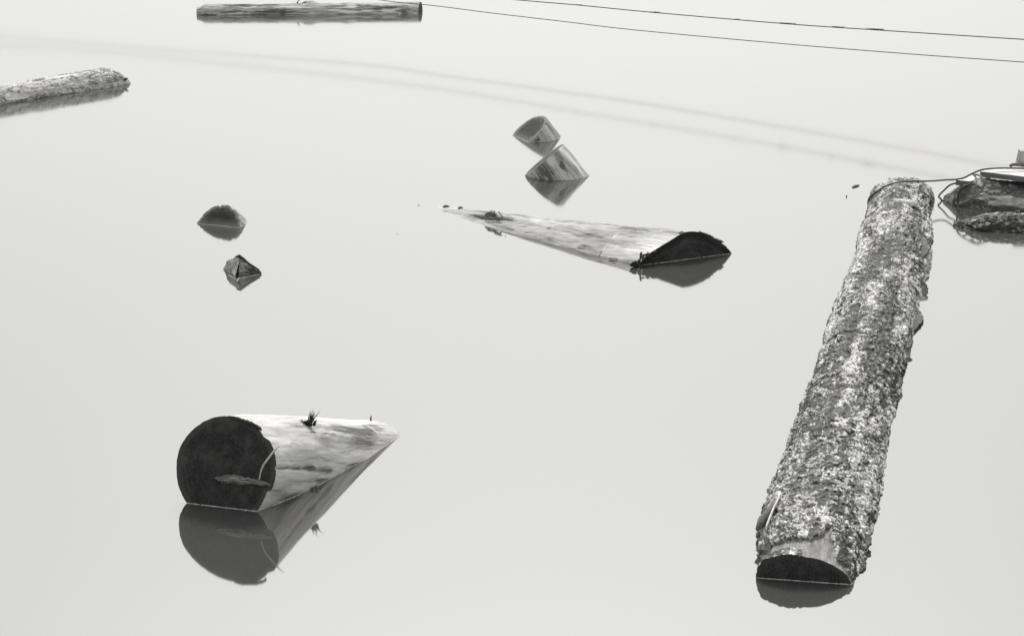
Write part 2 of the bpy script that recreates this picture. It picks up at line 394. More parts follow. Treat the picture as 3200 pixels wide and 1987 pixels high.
# ------------------------------------------------------------------ tilted log, big dark sawn face (lower left)
def unit(v): v = np.asarray(v, float); return v / np.linalg.norm(v)
def prof_from(pts, fill=1.0):
    a = np.radians([p[0] for p in pts]); r = np.array([p[1] for p in pts]); o = np.argsort(a); a, r = a[o], r[o]
    a = np.r_[a[-1] - 2 * np.pi, a, a[0] + 2 * np.pi]; r = np.r_[r[-1], r, r[0]]
    return lambda th: np.interp((th + np.pi) % (2 * np.pi) - np.pi, a, r)
def build_A():
    cen = np.array([-1.796, 13.272, .233]); r = .3413; D = unit([.953, -.303, 0]); Vv = unit([.073, .231, .970])
    az, ti = math.radians(29.2), math.radians(16.5)
    a = np.array([math.sin(az) * math.cos(ti), math.cos(az) * math.cos(ti), -math.sin(ti)]); side = np.array([math.cos(az), -math.sin(az), 0])
    pf = prof_from([(-153.8, 1.013), (-177.1, 1.0), (162.7, 1.0), (149.9, .987), (130, .972), (111.7, .978), (92.3, .981), (73.7, .985), (62, 1.0),
                    (50, .99), (44, .972), (35.7, 1.03), (20.6, 1.02), (8.8, 1.0), (-5.4, .99), (-16.7, .975), (-21, .9), (-30, .92), (-46.5, .97), (-90, 1.0), (-120, 1.03)])
    def rad(T, H):
        f = sstep(0, .35, T); R = r * (pf(H) * (1 - f) + f)
        return R * np.sqrt((np.cos(H) * (1 - .173 * T + .15 * np.maximum(0, T - .9))) ** 2 + (np.sin(H) * (1 - .033 * T)) ** 2)
    def disp(s):
        L = s.lc * np.array([1.2, 5, 5.]); return (fbm(L, 3, 5) - .5) * .05 * sstep(0, .25, s.TT) + (fbm(s.lc * np.array([7, 50, 50.]), 3, 8) - .5) * .004
    lg = Log(lambda t: cen + a * t + side * .021 * t * t - np.array([0, 0, 1.]) * (1.0 * max(0., t - 1.55) ** 2), D, Vv, rad, np.linspace(0, 2.6, 330), 300, disp)
    E = empty('tilted_log', (cen[0], cen[1], 0))
    tag(E, 'thick pale barkless log tilted into the water, showing its large round dark sawn end', 'log')
    # grooves, knots and stains
    lg.warp(968, 1462, .16, .05, .035); lg.warp(1060, 1375, .2, .08, .06); lg.warp(930, 1400, .1, .05, .03)
    for x_, y_, l_, w_ in ((885, 1461, .10, .010), (925, 1463, .12, .014), (962, 1462, .07, .022)):
        lg.dent(x_, y_, l_, w_ * 1.3, .018, .0, 1, .12); lg.mark(x_, y_, l_, w_, .8, 0, 0, 1, .15)
    lg.mark(968, 1462, .03, .018, 1., 0, 0, 2, .2)
    for k_, (x_, y_, l_, w_) in enumerate(((1010, 1466, .16, .03), (1080, 1455, .2, .03), (900, 1520, .12, .03), (960, 1500, .2, .02), (1030, 1440, .2, .012), (930, 1350, .3, .012), (1050, 1335, .3, .02), (1000, 1352, .2, .014), (1130, 1370, .16, .03), (880, 1340, .1, .012))):
        lg.mark(x_, y_, l_, w_, .38, 0, 0, 30 + k_, .6)
    lg.mark(1020, 1470, .2, .03, .55, 0, 0, 4)
    lg.mark(950, 1545, .35, .04, .55, 0, 0, 3, .5); lg.mark(860, 1580, .1, .03, .5, 0, 0, 3)
    lg.mark(1060, 1362, .2, .025, .35, 0, -.1, 6); lg.mark(940, 1375, .2, .05, .35, 0, 0, 8, .8)
    lg.mark(1120, 1340, .35, .05, .5, 0, .1, 9, .7); lg.mark(950, 1330, .25, .025, .5, 0, 0, 10, .7); lg.mark(1150, 1380, .2, .06, .35, 0, .1, 12, .7)
    lg.mark(880, 1400, .1, .05, .6, 1, 0, 11); lg.mark(1010, 1323, .1, .014, .9, 1, 0, 12, .3); lg.mark(1160, 1335, .016, .09, .6, 1, .4, 12, .2)
    zb = lg.S[..., 2] + (fbm(lg.lc * np.array([4, 20, 20.]), 4, 77) - .5) * .10
    lg.mk[..., 0] = np.clip(lg.mk[..., 0] + .6 * sstep(.03, -.015, zb), -1, 1)
    for k_, (x_, y_, l_, w_, q_) in enumerate(((1150, 1350, .5, .09, .42), (1090, 1345, .3, .03, .5), (1000, 1410, .12, .02, .4), (905, 1440, .1, .014, .4), (1120, 1390, .25, .06, .38), (930, 1560, .3, .05, .4), (920, 1320, .25, .010, .7), (890, 1500, .12, .04, .3), (1010, 1500, .2, .03, .35), (980, 1430, .2, .012, .4))):
        lg.mark(x_, y_, l_, w_, q_ * .7, 0, 0, 50 + k_, .9)
    lg.build('trunk', M['peelA'], E)
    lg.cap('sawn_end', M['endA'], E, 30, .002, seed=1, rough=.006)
    n0 = unit(np.cross(D, Vv)); n0 = n0 if n0[1] < 0 else -n0                     # face normal, to the eye
    def onf(px, py, h): return at_plane(px, py, cen + n0 * h, n0)
    # torn pale strip across the end
    rng = random.Random(3); up_, lo_ = [], []
    z = lambda x, y: (500 + x * .42328, 1220 + y * .42328)
    top = [(400, 640), (440, 632), (500, 622), (560, 625), (620, 635), (690, 650), (760, 668), (815, 686)]
    bot = [(400, 650), (450, 668), (490, 680), (540, 688), (590, 694), (640, 690), (700, 690), (812, 703)]
    V = []; F = []; lcs = []
    nx = 46
    for i in range(nx):
        f = i / (nx - 1) * (len(top) - 1); k = min(int(f), len(top) - 2); u = f - k
        t_ = np.array(z(*top[k])) * (1 - u) + np.array(z(*top[k + 1])) * u; b_ = np.array(z(*bot[k])) * (1 - u) + np.array(z(*bot[k + 1])) * u
        t_ = t_ + [0, rng.uniform(-1.8, 1.6)]; b_ = b_ + [0, rng.uniform(-1.6, 1.8)]
        for j in range(7):
            q = t_ * (1 - j / 6) + b_ * (j / 6)
            h = .0012 if j in (0, 6) else .012 + .010 * rng.random() * (i > 3)
            if i in (0, nx - 1): h = .001
            V.append(onf(q[0], q[1], h + .004)); lcs.append((i * .01, j * .012, 0))
    for i in range(nx - 1):
        for j in range(6): F.append((i * 7 + j, (i + 1) * 7 + j, (i + 1) * 7 + j + 1, i * 7 + j + 1))
    m = MT('torn_wood', .8, .2); v = m.attr(); nz = m.noise(m.vec(v, (8, 120, 1)), 1., 4, .7, .4)
    m.col(m.ramp(nz, [(.36, .05), (.5, .22), (.66, .6)])); m.bump(nz, .9, .008)
    o = link_mesh('torn_strip', V, F, m.m, E, True, lcs); o['label'] = 'pale torn strip of wood across the dark sawn end'
    # bark lip on the upper right rim
    P = [onf(*z(x, y), h) for x, y, h in [(505, 190, .006), (560, 203, .016), (620, 226, .02), (680, 248, .022), (735, 278, .02), (748, 296, .006)]]
    Vt, Ft = tube_geo(catmull(P, 6), [.004 + .011 * math.sin(math.pi * i / 30) * (.7 + .5 * ((i * 37) % 10) / 10) for i in range(31)], 7)
    link_mesh('bark_lip', Vt, Ft, M['dark'], E)
    # jagged branch stub on the back
    def sf(px, py, h=0.):
        i, j = lg.locate(px, py); return lg.S[i, j] + lg.N[i, j] * h
    V1 = jag_splinters(sf(953, 1322), (0, 0, 1), (.055, .01, 0), 40, .032, .009, 5, (.6, 0, 0))
    V2 = jag_splinters(sf(963, 1321), (0, 0, 1), (.014, .008, 0), 14, .095, .006, 6, (.75, 0, 0))
    Vb, Fb = merge([V1, V2]); link_mesh('branch_stub', Vb, Fb, M['dark'], E)
    p = sf(1159, 1310); Vt, Ft = tube_geo([p - np.array([0, 0, .02]), p + np.array([0, 0, .02]), p + np.array([.004, 0, .036])], [.007, .006, .003], 6)
    link_mesh('twig_stub', Vt, Ft, M['dark'], E)
    meniscus_glint(lg, E, True, 'right', .80, .0034, 2)
    # the dry blade of grass resting against the end
    pts = [(883, 408), (862, 425), (835, 455), (800, 500), (770, 540), (752, 575), (742, 610), (733, 655)]
    L = [onf(*z(x, y), .03) for x, y in pts]; L = catmull(L, 5); V = []; F = []
    for i, q in enumerate(L):
        wd = .0045 + .0045 * math.sin(math.pi * min(1, i / len(L) * 1.15)); V += [q + D * wd + n0 * .002, q - D * wd, q + n0 * -.003]
    for i in range(len(L) - 1):
        for j in range(3): F.append((i * 3 + j, i * 3 + (j + 1) % 3, (i + 1) * 3 + (j + 1) % 3, (i + 1) * 3 + j))
    g = link_mesh('grass_blade', V, F, M['pale'], None)
    tag(g, 'single dry pale grass blade lying curved against the large dark log end', 'grass blade')
    # weed sprig at the waterline
    rng = random.Random(9); parts = []
    for k in range(26):
        q = at(500 + rng.uniform(1120, 1195) * .42328, 1220 + rng.uniform(705, 742) * .42328, .006)
        for b in range(2):
            h = rng.uniform(0, 6.28); parts.append(tube_geo([q, q + np.array([math.cos(h), math.sin(h) * 2.5, .3]) * .012], [.0022, .0012], 4))
    V, F = merge(parts); o = link_mesh('floating_sprig', V, F, M['mid'], None); tag(o, 'small feathery sprig floating beside the waterline of the big tilted log', 'sprig')
build_A()

# ------------------------------------------------------------------ long tapering log in the middle
def build_B():
    cen = np.array([1.562, 19.487, -.341]); r = .5863; D = unit([-.893, -.451, 0]); Vv = unit([.016, -.031, .999])
    az, ti = math.radians(-50), math.radians(.7)
    a = np.array([math.sin(az) * math.cos(ti), math.cos(az) * math.cos(ti), -math.sin(ti)]); side = np.array([math.cos(az), -math.sin(az), 0])
    pf = prof_from([(34.5, 1.026), (48.6, 1.0), (59.2, .965), (70.9, .962), (79.4, .99), (87, 1.018), (93.7, 1.02), (101.6, 1.01), (109.4, 1.0), (115.4, .993), (134.2, .99), (144.4, 1.0), (-90, 1.)])
    def rad(T, H):
        f = sstep(0, 1.2, T) * .8; R = r * (pf(H) * (1 - f) + f)
        return R * np.sqrt((np.cos(H) * (1 - .086 * T)) ** 2 + (np.sin(H) * (1 - .115 * T)) ** 2)
    def disp(s):
        return (fbm(s.lc * np.array([1., 4, 4.]), 3, 15) - .5) * .03 * sstep(0, .4, s.TT) + (fbm(s.lc * np.array([9, 45, 45.]), 4, 18) - .5) * .010
    lg = Log(lambda t: cen + a * t + side * .016 * t * t, D, Vv, rad, np.linspace(0, 7.2, 620), 330, disp)
    E = empty('floating_log', (cen[0], cen[1], 0))
    tag(E, 'long pale barkless log tapering away to a point, with a dark lens shaped sawn end', 'log')
    z = lambda x, y: (1300 + x * .43121, 600 + y * .43121)
    lg.mark(*z(1000, 185), 1.6, .05, .42, 0, 0, 1, .9); lg.mark(*z(1700, 265), .8, .07, .42, 0, 0, 2, .9)
    lg.mark(*z(1180, 280), .6, .1, .36, 0, 0, 3, .9); lg.mark(*z(1650, 370), .7, .05, .36, 0, 0, 4, .9); lg.mark(*z(450, 130), .8, .05, .4, 0, 0, 14, .7)
    lg.mark(*z(1800, 350), .5, .10, .5, 1, 0, 5, .8); lg.mark(*z(1750, 420), .4, .05, .5, 1, 0, 15, .8); lg.mark(*z(1560, 460), .7, .06, .6, 1, 0, 6, .6); lg.mark(*z(1430, 330), .010, .2, .35, 1, -.5, 7, .1)
    lg.mark(*z(1200, 400), .05, .03, .6, 0, 0, 8); lg.mark(*z(650, 250), .16, .035, .7, 0, 0, 9, .8); lg.mark(*z(960, 260), .03, .012, .9, 0, 0, 10)
    lg.mark(*z(870, 330), .9, .05, .35, 0, 0, 11, .9); lg.mark(*z(560, 185), .3, .05, .9, 0, 0, 12, .5); lg.dent(*z(560, 185), .28, .04, .05, 0, 12)
    lg.mark(*z(350, 175), .4, .05, .35, 0, 0, 13, .9)
    # a smoother paler band high on the near end
    lg.build('trunk', M['peelB'], E)
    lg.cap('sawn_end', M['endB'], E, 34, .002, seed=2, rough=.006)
    n0 = unit(np.cross(D, Vv)); n0 = n0 if n0[1] < 0 else -n0
    z5 = lambda x, y: (1950 + x * .15873, 680 + y * .15873)
    def onf(px, py, h): return at_plane(px, py, cen + n0 * h, n0)
    # ragged bark flakes along the right rim
    parts = []; rng = random.Random(4)
    def shard(poly, h0, th):
        P = [onf(*z5(x, y), h0) for x, y in poly]; Q = [p - n0 * th for p in P]; n = len(P)
        return P + Q, [tuple(range(n)), tuple(range(2 * n - 1, n - 1, -1))] + [(i, i + n, (i + 1) % n + n, (i + 1) % n) for i in range(n)]
    parts.append(shard([(1560, 300), (1620, 326), (1660, 338), (1720, 352), (1722, 378), (1785, 384), (1745, 404), (1810, 428), (1850, 452), (1925, 450), (1985, 496), (1915, 492), (1885, 508), (1970, 542), (2030, 580), (2000, 610), (1800, 520), (1660, 430)], .004, .09))
    parts.append(shard([(1100, 345), (1160, 305), (1205, 292), (1200, 330), (1150, 350)], .008, .05))
    for (V, F), lab in zip(parts, ('long ragged dark bark shard along the right rim of the end', 'small dark bark shard at the top of the end')):
        o = link_mesh('bark_shard', V, F, M['dark'], E, False); o['label'] = lab
    # crumbled bark heap at the lower left rim
    parts = []
    for k in range(230):
        u = rng.random(); x = 130 + 480 * u; ytop = np.interp(x, [130, 230, 290, 340, 400, 470, 540, 620], [925, 865, 820, 740, 735, 690, 700, 655]); ybot = np.interp(x, [130, 270, 420, 520, 620], [935, 965, 900, 800, 690])
        q = onf(*z5(x, ytop + (ybot - ytop) * rng.random()), rng.uniform(.0, .05)); s_ = rng.uniform(.006, .02); d = unit([rng.uniform(-1, 1), rng.uniform(-1, 1), rng.uniform(-.4, 1)])
        parts.append(tube_geo([q - d * s_, q, q + d * s_], [s_ * .3, s_ * .5, s_ * .15], 5))
    q0 = onf(*z5(328, 780), .03); q1 = onf(*z5(345, 678), .035)
    parts.append(tube_geo([q0, (q0 + q1) / 2 + D * .004, q1], [.009, .011, .008], 6))
    V, F = merge(parts); o = link_mesh('crumbled_bark', V, F, M['dark'], E, False)
    # broken knot with splinter hood
    def surf(px, py, h=0.):
        i, j = lg.locate(px, py); return lg.S[i, j] + lg.N[i, j] * h
    z6 = lambda x, y: (1300 + x * .16427, 620 + y * .16427)
    parts = [tube_geo([surf(*z6(1410, 240), .01), surf(*z6(1500, 295), .035), surf(*z6(1600, 350), .04), surf(*z6(1655, 385), .01)], [.006, .014, .014, .006], 6),
             tube_geo([surf(*z6(1440, 300), .015), surf(*z6(1530, 340), .05), surf(*z6(1620, 390), .03)], [.006, .012, .007], 6)]
    V, F = merge(parts); link_mesh('splintered_knot', V, F, M['pale'], E)
    parts = [tube_geo([surf(*z6(1545, 440), .01), surf(*z6(1600, 420), .03), surf(*z6(1650, 405), .03)], [.006, .010, .005], 6)]
    for k in range(7):
        yy = 325 + k * 13; parts.append(tube_geo([surf(*z6(1312 + 8 * (k % 3), yy), .015), surf(*z6(1400, yy - 3), .03), surf(*z6(1520 + 10 * k, yy + 8), .02)], [.003, .008, .005], 5))
    V, F = merge(parts); link_mesh('knot_splinter', V, F, M['mid'], E)
    # loose bark chips lying on the thin end
    def chip(px, py, L, rr, lab, sd, nm='bark_chip'):
        rg = random.Random(sd); p = surf(px, py, .004); d = unit([1, rg.uniform(-.3, .3), .05]); P = [p - d * L / 2, p - d * L * .2 + [0, 0, .005], p + d * L * .2 + [0, 0, .006], p + d * L / 2]
        V, F = tube_geo(P, [rr * .5, rr, rr * .9, rr * .4], 6); o = link_mesh(nm, V, F, M['mid'], None); tag(o, lab, 'bark chip', 'bark chips on the long log')
    chip(*z6(575, 168), .065, .014, 'larger grey bark chip nearest the pointed tip of the long log', 1)
    chip(*z6(845, 172), .05, .011, 'smaller dark bark chip just right of the larger chip on the long log', 2)
    # thin bent twigs at the near waterline
    for pts, lab in (([(1338, 428), (1345, 440), (1330, 455), (1328, 470)], 'tiny hooked twig standing on the waterline of the long log'),
                     ([(1460, 484), (1400, 480), (1420, 490), (1445, 502)], 'tiny looped twig lying on the long log close to its dark end')):
        P = [at(*z(x, y), .02 + .035 * (470 - y) / 45 if y < 475 else .012) for x, y in pts]
        V, F = tube_geo(catmull(P, 4), .0035, 5); o = link_mesh('twig', V, F, M['dark'], None); tag(o, lab, 'twig')
    meniscus_glint(lg, E, True, 'left', .02, .003, 5)
build_B()

# ------------------------------------------------------------------ sawn blocks bobbing upright
def block(cen, az, ti, r, L, name, label, mat, emat, seed, ring=.0, skew=(0, 0), marks=(), group=None, lipn=0, endr=.004, glint=True):
    cen = np.array(cen); a = np.array([math.sin(az) * math.cos(ti), math.cos(az) * math.cos(ti), -math.sin(ti)])
    D = unit(np.cross(a, [0, 0, 1.])); V0 = np.cross(D, a)
    def disp(s): return (fbm(s.lc * np.array([2, 9, 9.]), 4, seed, .6) - .5) * r * .16 + (fbm(s.lc * np.array([9, 60, 60.]), 3, seed + 4) - .5) * .007 - r * .07 * sstep(.04, 0, s.TT) * sstep(.5, .7, fbm(s.lc * np.array([8, 40, 40.]), 5, seed + 6, .7)) - r * .02 * sstep(.015, 0, s.TT)
    lg = Log(lambda t: cen + a * t + np.array([0, 0, 0.]), D, V0, lambda T, H: r * (1 + skew[0] * np.cos(H) + skew[1] * np.sin(2 * H)) * (1 + 0 * T), np.linspace(0, L, 90), 180, disp)
    E = empty(name, (cen[0], cen[1], 0)); tag(E, label, 'wood block', group)
    for mk in marks: lg.mark(*mk)
    lg.build('side_wood', mat, E); lg.cap('sawn_end', emat, E, 22, .002, seed=seed, rough=endr)
    if glint: meniscus_glint(lg, E, True, 'right', 1., .0035, seed, False)
    return lg, E
g1 = 'sawn wood blocks floating upright'
z3 = lambda x, y: (1550 + x * .21825, 330 + y * .21825)
lg1, E1 = block((.178, 25.0, .077), 1.155, .885, .258, 1.0, 'floating_block', 'tilted sawn block with a wide dark oval end, upper of the almost touching pair', M['peelK'], M['endK'], 41, group=g1,
    marks=[(*z3(590, 500), .05, .05, 1., 0, 0, 1, .5), (*z3(650, 400), .25, .02, .5, 0, 0, 2, .8), (*z3(760, 360), .3, .04, .5, 1, 0, 3, .6), (*z3(900, 400), .3, .015, .7, 0, 0, 4, .5)])
def k2():
    r = .262; az = math.radians(98.6); ti = math.radians(50)
    c = at(1699, 500, .155)
    return block(c, az, ti, r, 1.0, 'floating_block', 'tilted sawn block with its narrow end edge-on, lower of the almost touching pair', M['peelK'], M['endK2'], 51, group=g1,
        marks=[(*z3(960, 850), .05, .035, 1., 0, 0, 1, .6), (*z3(1000, 930), .06, .012, .9, 0, 0, 2, .6), (*z3(600, 980), .2, .12, .6, 0, 0, 3, .9), (*z3(860, 930), .25, .12, .35, 0, 0, 4, 1.), (*z3(700, 960), .16, .08, .4, 0, 0, 14, .9),
               (*z3(980, 680), .16, .05, .8, 1, 0, 5, .5), (*z3(1120, 820), .25, .03, .8, 1, 0, 6, .5), (*z3(760, 800), .1, .04, .5, 1, 0, 7, .7)])
lg2, E2 = k2()
lg3, E3 = block((-2.80, 20.75, -.017), .389, .645, .236, .9, 'floating_block', 'rounded sawn block with a grey half moon end, above the small split piece', M['peelK'], M['endK'], 61, group=g1)

def split_piece():
    E = empty('split_wood_piece', at(750, 862, 0)); tag(E, 'small four sided split wood piece with a grooved dark face, floating alone at left', 'wood piece', g1)
    apex = at(749, 801, .15); M1 = at(727, 808, .125); L1 = at(698, 837, .010); W1 = at(714, 857, 0); W2 = at(736, 873, 0); R1 = at(817, 849, .02); W4 = at(811, 857, -.0)
    dn = np.array([.02, .02, -.12]); back = at(770, 838, .02) + np.array([0, .12, -.05])
    def patch(c00, c10, c11, c01, n, m, f):
        V = []; lc = []
        for i in range(n + 1):
            for j in range(m + 1):
                u, v = i / n, j / m; p = (c00 * (1 - u) + c10 * u) * (1 - v) + (c01 * (1 - u) + c11 * u) * v
                V.append(p); lc.append((u, v, 0))
        V = np.array(V); lc = np.array(lc); nn = unit(np.cross(c10 - c00, c01 - c00)); nn = nn if nn @ (EYE - c00) > 0 else -nn
        V = V + nn * f(lc)[:, None]; F = [(i * (m + 1) + j, (i + 1) * (m + 1) + j, (i + 1) * (m + 1) + j + 1, i * (m + 1) + j + 1) for i in range(n) for j in range(m)]
        return V, F, lc
    edge = lambda lc: sstep(0, .08, lc[:, 0]) * sstep(1, .92, lc[:, 0]) * sstep(0, .06, lc[:, 1]) * sstep(1, .94, lc[:, 1])
    def mt(nm, st, sx, hi, lo, p0, p1):
        m = MT(nm, .75, .25); v = m.attr(); n1 = m.noise(m.vec(v, (st, sx, 0)), 1., 4, .6, .4); n2 = m.noise(m.vec(v, (3, 3, 1)), 1., 4, .6)
        m.col(m.ramp(m.math('ADD', n1, m.math('MULTIPLY', m.math('SUBTRACT', n2, .5), .7)), [(p0, lo), ((p0 + p1) / 2, (hi + lo) * .4), (p1, hi)])); m.bump(n1, .7, .006); return m.m
    V, F, lc = patch(M1, L1, W1 + dn, apex * .35 + (W2 + dn) * .65 if False else W2 + dn, 40, 40, lambda q: (fbm(q * np.array([4, 20, 1]), 3, 3) - .5) * .012 * edge(q))
    # left end face: apex-M1-L1-W1-W2
    A_ = [apex, M1, (M1 + L1) / 2 + np.array([-.008, 0, .010]), L1, W1 + dn * .3, W1 + dn, W2 + dn, W2]
    c = sum(A_) / len(A_); ring = []
    for k in range(len(A_)):
        for u in np.linspace(0, 1, 12, endpoint=False): ring.append(A_[k] * (1 - u) + A_[(k + 1) % len(A_)] * u)
    ring = np.array(ring); V = []; lc = []
    for k in range(13):
        P = c + (ring - c) * k / 12; V.append(P); lc.append((P - c) @ np.stack([unit(apex - W2), unit(L1 - apex), [0, 0, 0]]).T * 5)
    V = np.stack(V); lc = np.stack(lc); V = V + np.array([0, -1, 0]) * ((fbm(V * 40, 3, 7) - .5) * .012)[..., None]
    o = link_mesh('split_end', V.reshape(-1, 3), [tuple(q) for q in grid_faces(13, len(ring))], mt('split_end_wood', 5, 26, .75, .16, .3, .65), E, True, lc.reshape(-1, 3))
    # right face: apex, R1, below W4, below W2 : grooved, with a paler ledge at the upper right
    def gr(q):
        u, v = q[:, 0], q[:, 1]; chev = v * 9 + u * 2.2
        return ((np.abs((chev % 1) - .5) * 2) ** 2 * -.016 * sstep(.12, .3, v) * sstep(.0, .2, u) + (fbm(q * np.array([5, 40, 1.]), 3, 5) - .5) * .012) * edge(q) - .02 * sstep(.16, .24, v) * sstep(.95, .6, v)
    V, F, lc = patch(apex, R1, W4 + dn, W2 + dn, 60, 80, gr); lc = np.stack([lc[:, 0], lc[:, 1] * 1.3 + lc[:, 0] * .28, lc[:, 1]], -1)
    o = link_mesh('grooved_face', V, F, mt('grooved_wood', 2, 34, .62, .03, .38, .66), E, True, lc)
    V, F, lc = patch(apex, back, W4 + dn, R1, 20, 20, lambda q: 0 * q[:, 0]); V2, F2, l2 = patch(M1, back, back + dn, L1, 10, 10, lambda q: 0 * q[:, 0])
    Vm, Fm = merge([(list(V), F), (list(V2), F2), ([apex, back, M1], [(0, 1, 2)])]); link_mesh('back_wood', Vm, Fm, M['mid'], E, False)
    parts = [tube_geo([apex + [-.03, 0, -.012], apex + [0, 0, .008], apex + [.05, 0, -.03], apex + [.07, 0, -.05]], [.006, .010, .008, .003], 5),
             tube_geo([at(766, 813, .11), at(772, 816, .11), at(779, 814.5, .115)], [.004, .002, .001], 4),
             tube_geo([R1 + (apex - R1) * .1, (apex + R1) / 2 + [0, 0, .004], apex + (R1 - apex) * .3], [.004, .008, .006], 5)]
    Vt, Ft = merge(parts); link_mesh('splinter', Vt, Ft, M['dark'], E)
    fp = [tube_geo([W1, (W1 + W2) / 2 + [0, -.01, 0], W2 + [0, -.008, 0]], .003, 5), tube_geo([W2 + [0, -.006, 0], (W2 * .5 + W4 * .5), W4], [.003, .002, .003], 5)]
    Vt, Ft = merge(fp); link_mesh('waterline_glint', Vt, Ft, M['meniscus_glint'], E)  # pale tubes again drawn as the meniscus highlight
split_piece()
for ch in [o for o in bpy.data.objects if o.parent and o.parent.name == 'split_wood_piece']:
    n_ = len(ch.data.vertices); a_ = np.zeros(n_ * 3); ch.data.vertices.foreach_get('co', a_); a_ = a_.reshape(-1, 3)
    a_ = a_ + (np.stack([fbm(a_ * 22 + k * 9, 3, 200 + k) for k in range(3)], -1) - .5) * np.array([.035, .02, .03]) * sstep(-.01, .03, a_[:, 2])[:, None]
    ch.data.vertices.foreach_set('co', a_.ravel()); ch.data.update()

# ------------------------------------------------------------------ big bark log on the right
def flake_height(P, ft=1., seed=0, ridge=1.):
    """terraced flaky bark, 0..1"""
    wv = np.stack([fbm(P * np.array([2.5, 6, 6]), 3, seed + k) for k in (1, 2, 3)], -1) - .5
    Q = P + wv * np.array([.22, .09, .09])
    d1, d2, idv = worley(Q * np.array([9., 13, 13]) * ft, seed)
    d1b, d2b, idb = worley(Q * np.array([24., 34, 34]) * ft + 7, seed + 20)
    big = fbm(P * np.array([1.1, 4, 4]), 3, seed + 30)
    fur = fbm(P * np.array([.6, 9, 9]) + 5, 3, seed + 40)
    h = .7 * (fur - .5) + .30 * sstep(.0, .22, d2 - d1) * (.35 + .65 * idv) + .25 * sstep(0, .3, d2b - d1b) * (.2 + .8 * idb) + .45 * big
    return h
def smooth_path(P):
    P = np.array(P); s = np.r_[0, np.cumsum(np.linalg.norm(np.diff(P, axis=0), axis=1))]
    return P, s
def build_C():
    P, s = smooth_path([[1.700, 12.03, -.132], [1.87, 12.946, -.12], [2.067, 13.773, -.12], [2.180, 14.293, -.12], [2.352, 15.037, -.12], [2.551, 15.793, -.12], [3.053, 18.032, -.12], [3.345, 19.174, -.12], [3.755, 21.122, -.135], [3.928, 21.996, -.145], [3.99, 22.25, -.15]])
    Rr = np.array([.313, .318, .322, .322, .320, .322, .325, .325, .318, .318, .312])
    Lt = s[-1]
    cen = lambda t: np.array([np.interp(t, s, P[:, k]) for k in range(3)])
    # smooth the centre line a little
    tt = np.linspace(0, Lt, 200); CC = np.stack([cen(t) for t in tt]); ker = np.ones(21) / 21
    CC = np.stack([np.convolve(np.pad(CC[:, k], 10, 'reflect', reflect_type='odd'), ker, 'valid') for k in range(3)], -1)
    cen = lambda t: np.array([np.interp(t, tt, CC[:, k]) for k in range(3)])
    a = unit(P[-1] - P[0]); N0 = unit([.185, .977, .105])
    D1 = unit(np.cross(a, [0, 0, 1])); V1 = np.cross(D1, a); D0 = unit([.983, -.186, 0]); V0 = np.cross(D0, N0)
    if V0[2] < 0: V0 = -V0
    f_ = lambda t: float(sstep(0, .6, np.array(t)))
    Df = lambda t: unit(D0 * (1 - f_(t)) + D1 * f_(t)); Vf = lambda t: unit(V0 * (1 - f_(t)) + V1 * f_(t))
    ts = [0.]
    while ts[-1] < Lt: ts.append(ts[-1] + .0055 * (1 + ts[-1] * .09))
    ts = np.array(ts)
    c0 = cen(0); fp = [(2368, 1806), (2374, 1775), (2384, 1757), (2400, 1748), (2428, 1744), (2499, 1742), (2550, 1744), (2584, 1757), (2618, 1774), (2647, 1797), (2661, 1827)]
    fq = [at_plane(x, y, c0, N0) - c0 for x, y in fp]; pfp = [(math.degrees(math.atan2(q @ V0, q @ D0)), float(np.hypot(q @ V0, q @ D0)) / .313) for q in fq] + [(-90, 1.0), (-50, 1.), (-130, 1.)]
    pfc = prof_from(pfp)
    def radC(T, H):
        f = sstep(0, .35, T); return np.interp(T, s, Rr) * (pfc(H) * (1 - f) + f) * (1 + .012 * np.sin(2 * H + T) * f)
    lg = Log(cen, Df, Vf, radC, ts, 330)
    Hh = flake_height(lg.lc, 1., 70)
    # where bark starts: bare ragged collar near the sawn end, bark right down to it on the right side
    Hd = np.degrees(lg.TH); rag = (fbm(lg.lc * np.array([7, 9, 9.]), 4, 90) - .5) * .25
    tb = np.interp(Hd, [-90, -20, 20, 40, 56, 66, 72, 80, 88, 100, 120, 140, 170, 270], [.0, .0, .02, .03, .08, .26, .44, .30, .20, .22, .26, .24, .28, .1])
    rag = rag + (fbm(lg.lc * np.array([30, 34, 34.]), 4, 91) - .5) * .10
    bk = sstep(-.012, .012, lg.TT - tb - rag * sstep(0, .1, tb))
    # rim of broken bark along the cut on the left
    rim = sstep(.14, .08, lg.TT + rag * .5) * sstep(88, 100, Hd) * (1 - sstep(150, 165, Hd)); bk2 = np.maximum(bk, rim * .8)
    thick = .046
    thk = .55 + .45 * sstep(0, .5, lg.TT)
    disp = thk * bk2 * (thick * .45 + thick * 1.0 * (Hh - .15)) + (fbm(lg.lc * np.array([1.3, 3, 3.]), 3, 95) - .5) * .05 * sstep(0, .5, lg.TT) + (1 - bk2) * (fbm(lg.lc * np.array([6, 40, 40.]), 3, 97) - .5) * .006
    # ledges and missing scabs of bark
    disp = disp + bk2 * (fbm(lg.lc * np.array([50., 66, 66.]), 3, 98) - .5) * .015
    scab = fbm(lg.lc * np.array([1.6, 5, 5.]) + 3, 4, 99); disp = disp - bk * .016 * sstep(.60, .64, scab)
    # rounded, broken far end
    disp = disp - .10 * sstep(Lt - .25, Lt, lg.TT) ** 2
    lg.S = lg.S + lg.N * disp[..., None]
    lg.mk[..., 0] = Hh; lg.mk[..., 1] = 1 - bk2
    E = empty('bark_log', (P[0][0], P[0][1], 0)); tag(E, 'long floating log covered in scaly silver and black bark, its sawn end towards the viewer', 'log')
    lg.build('bark_trunk', M['barkC'], E)
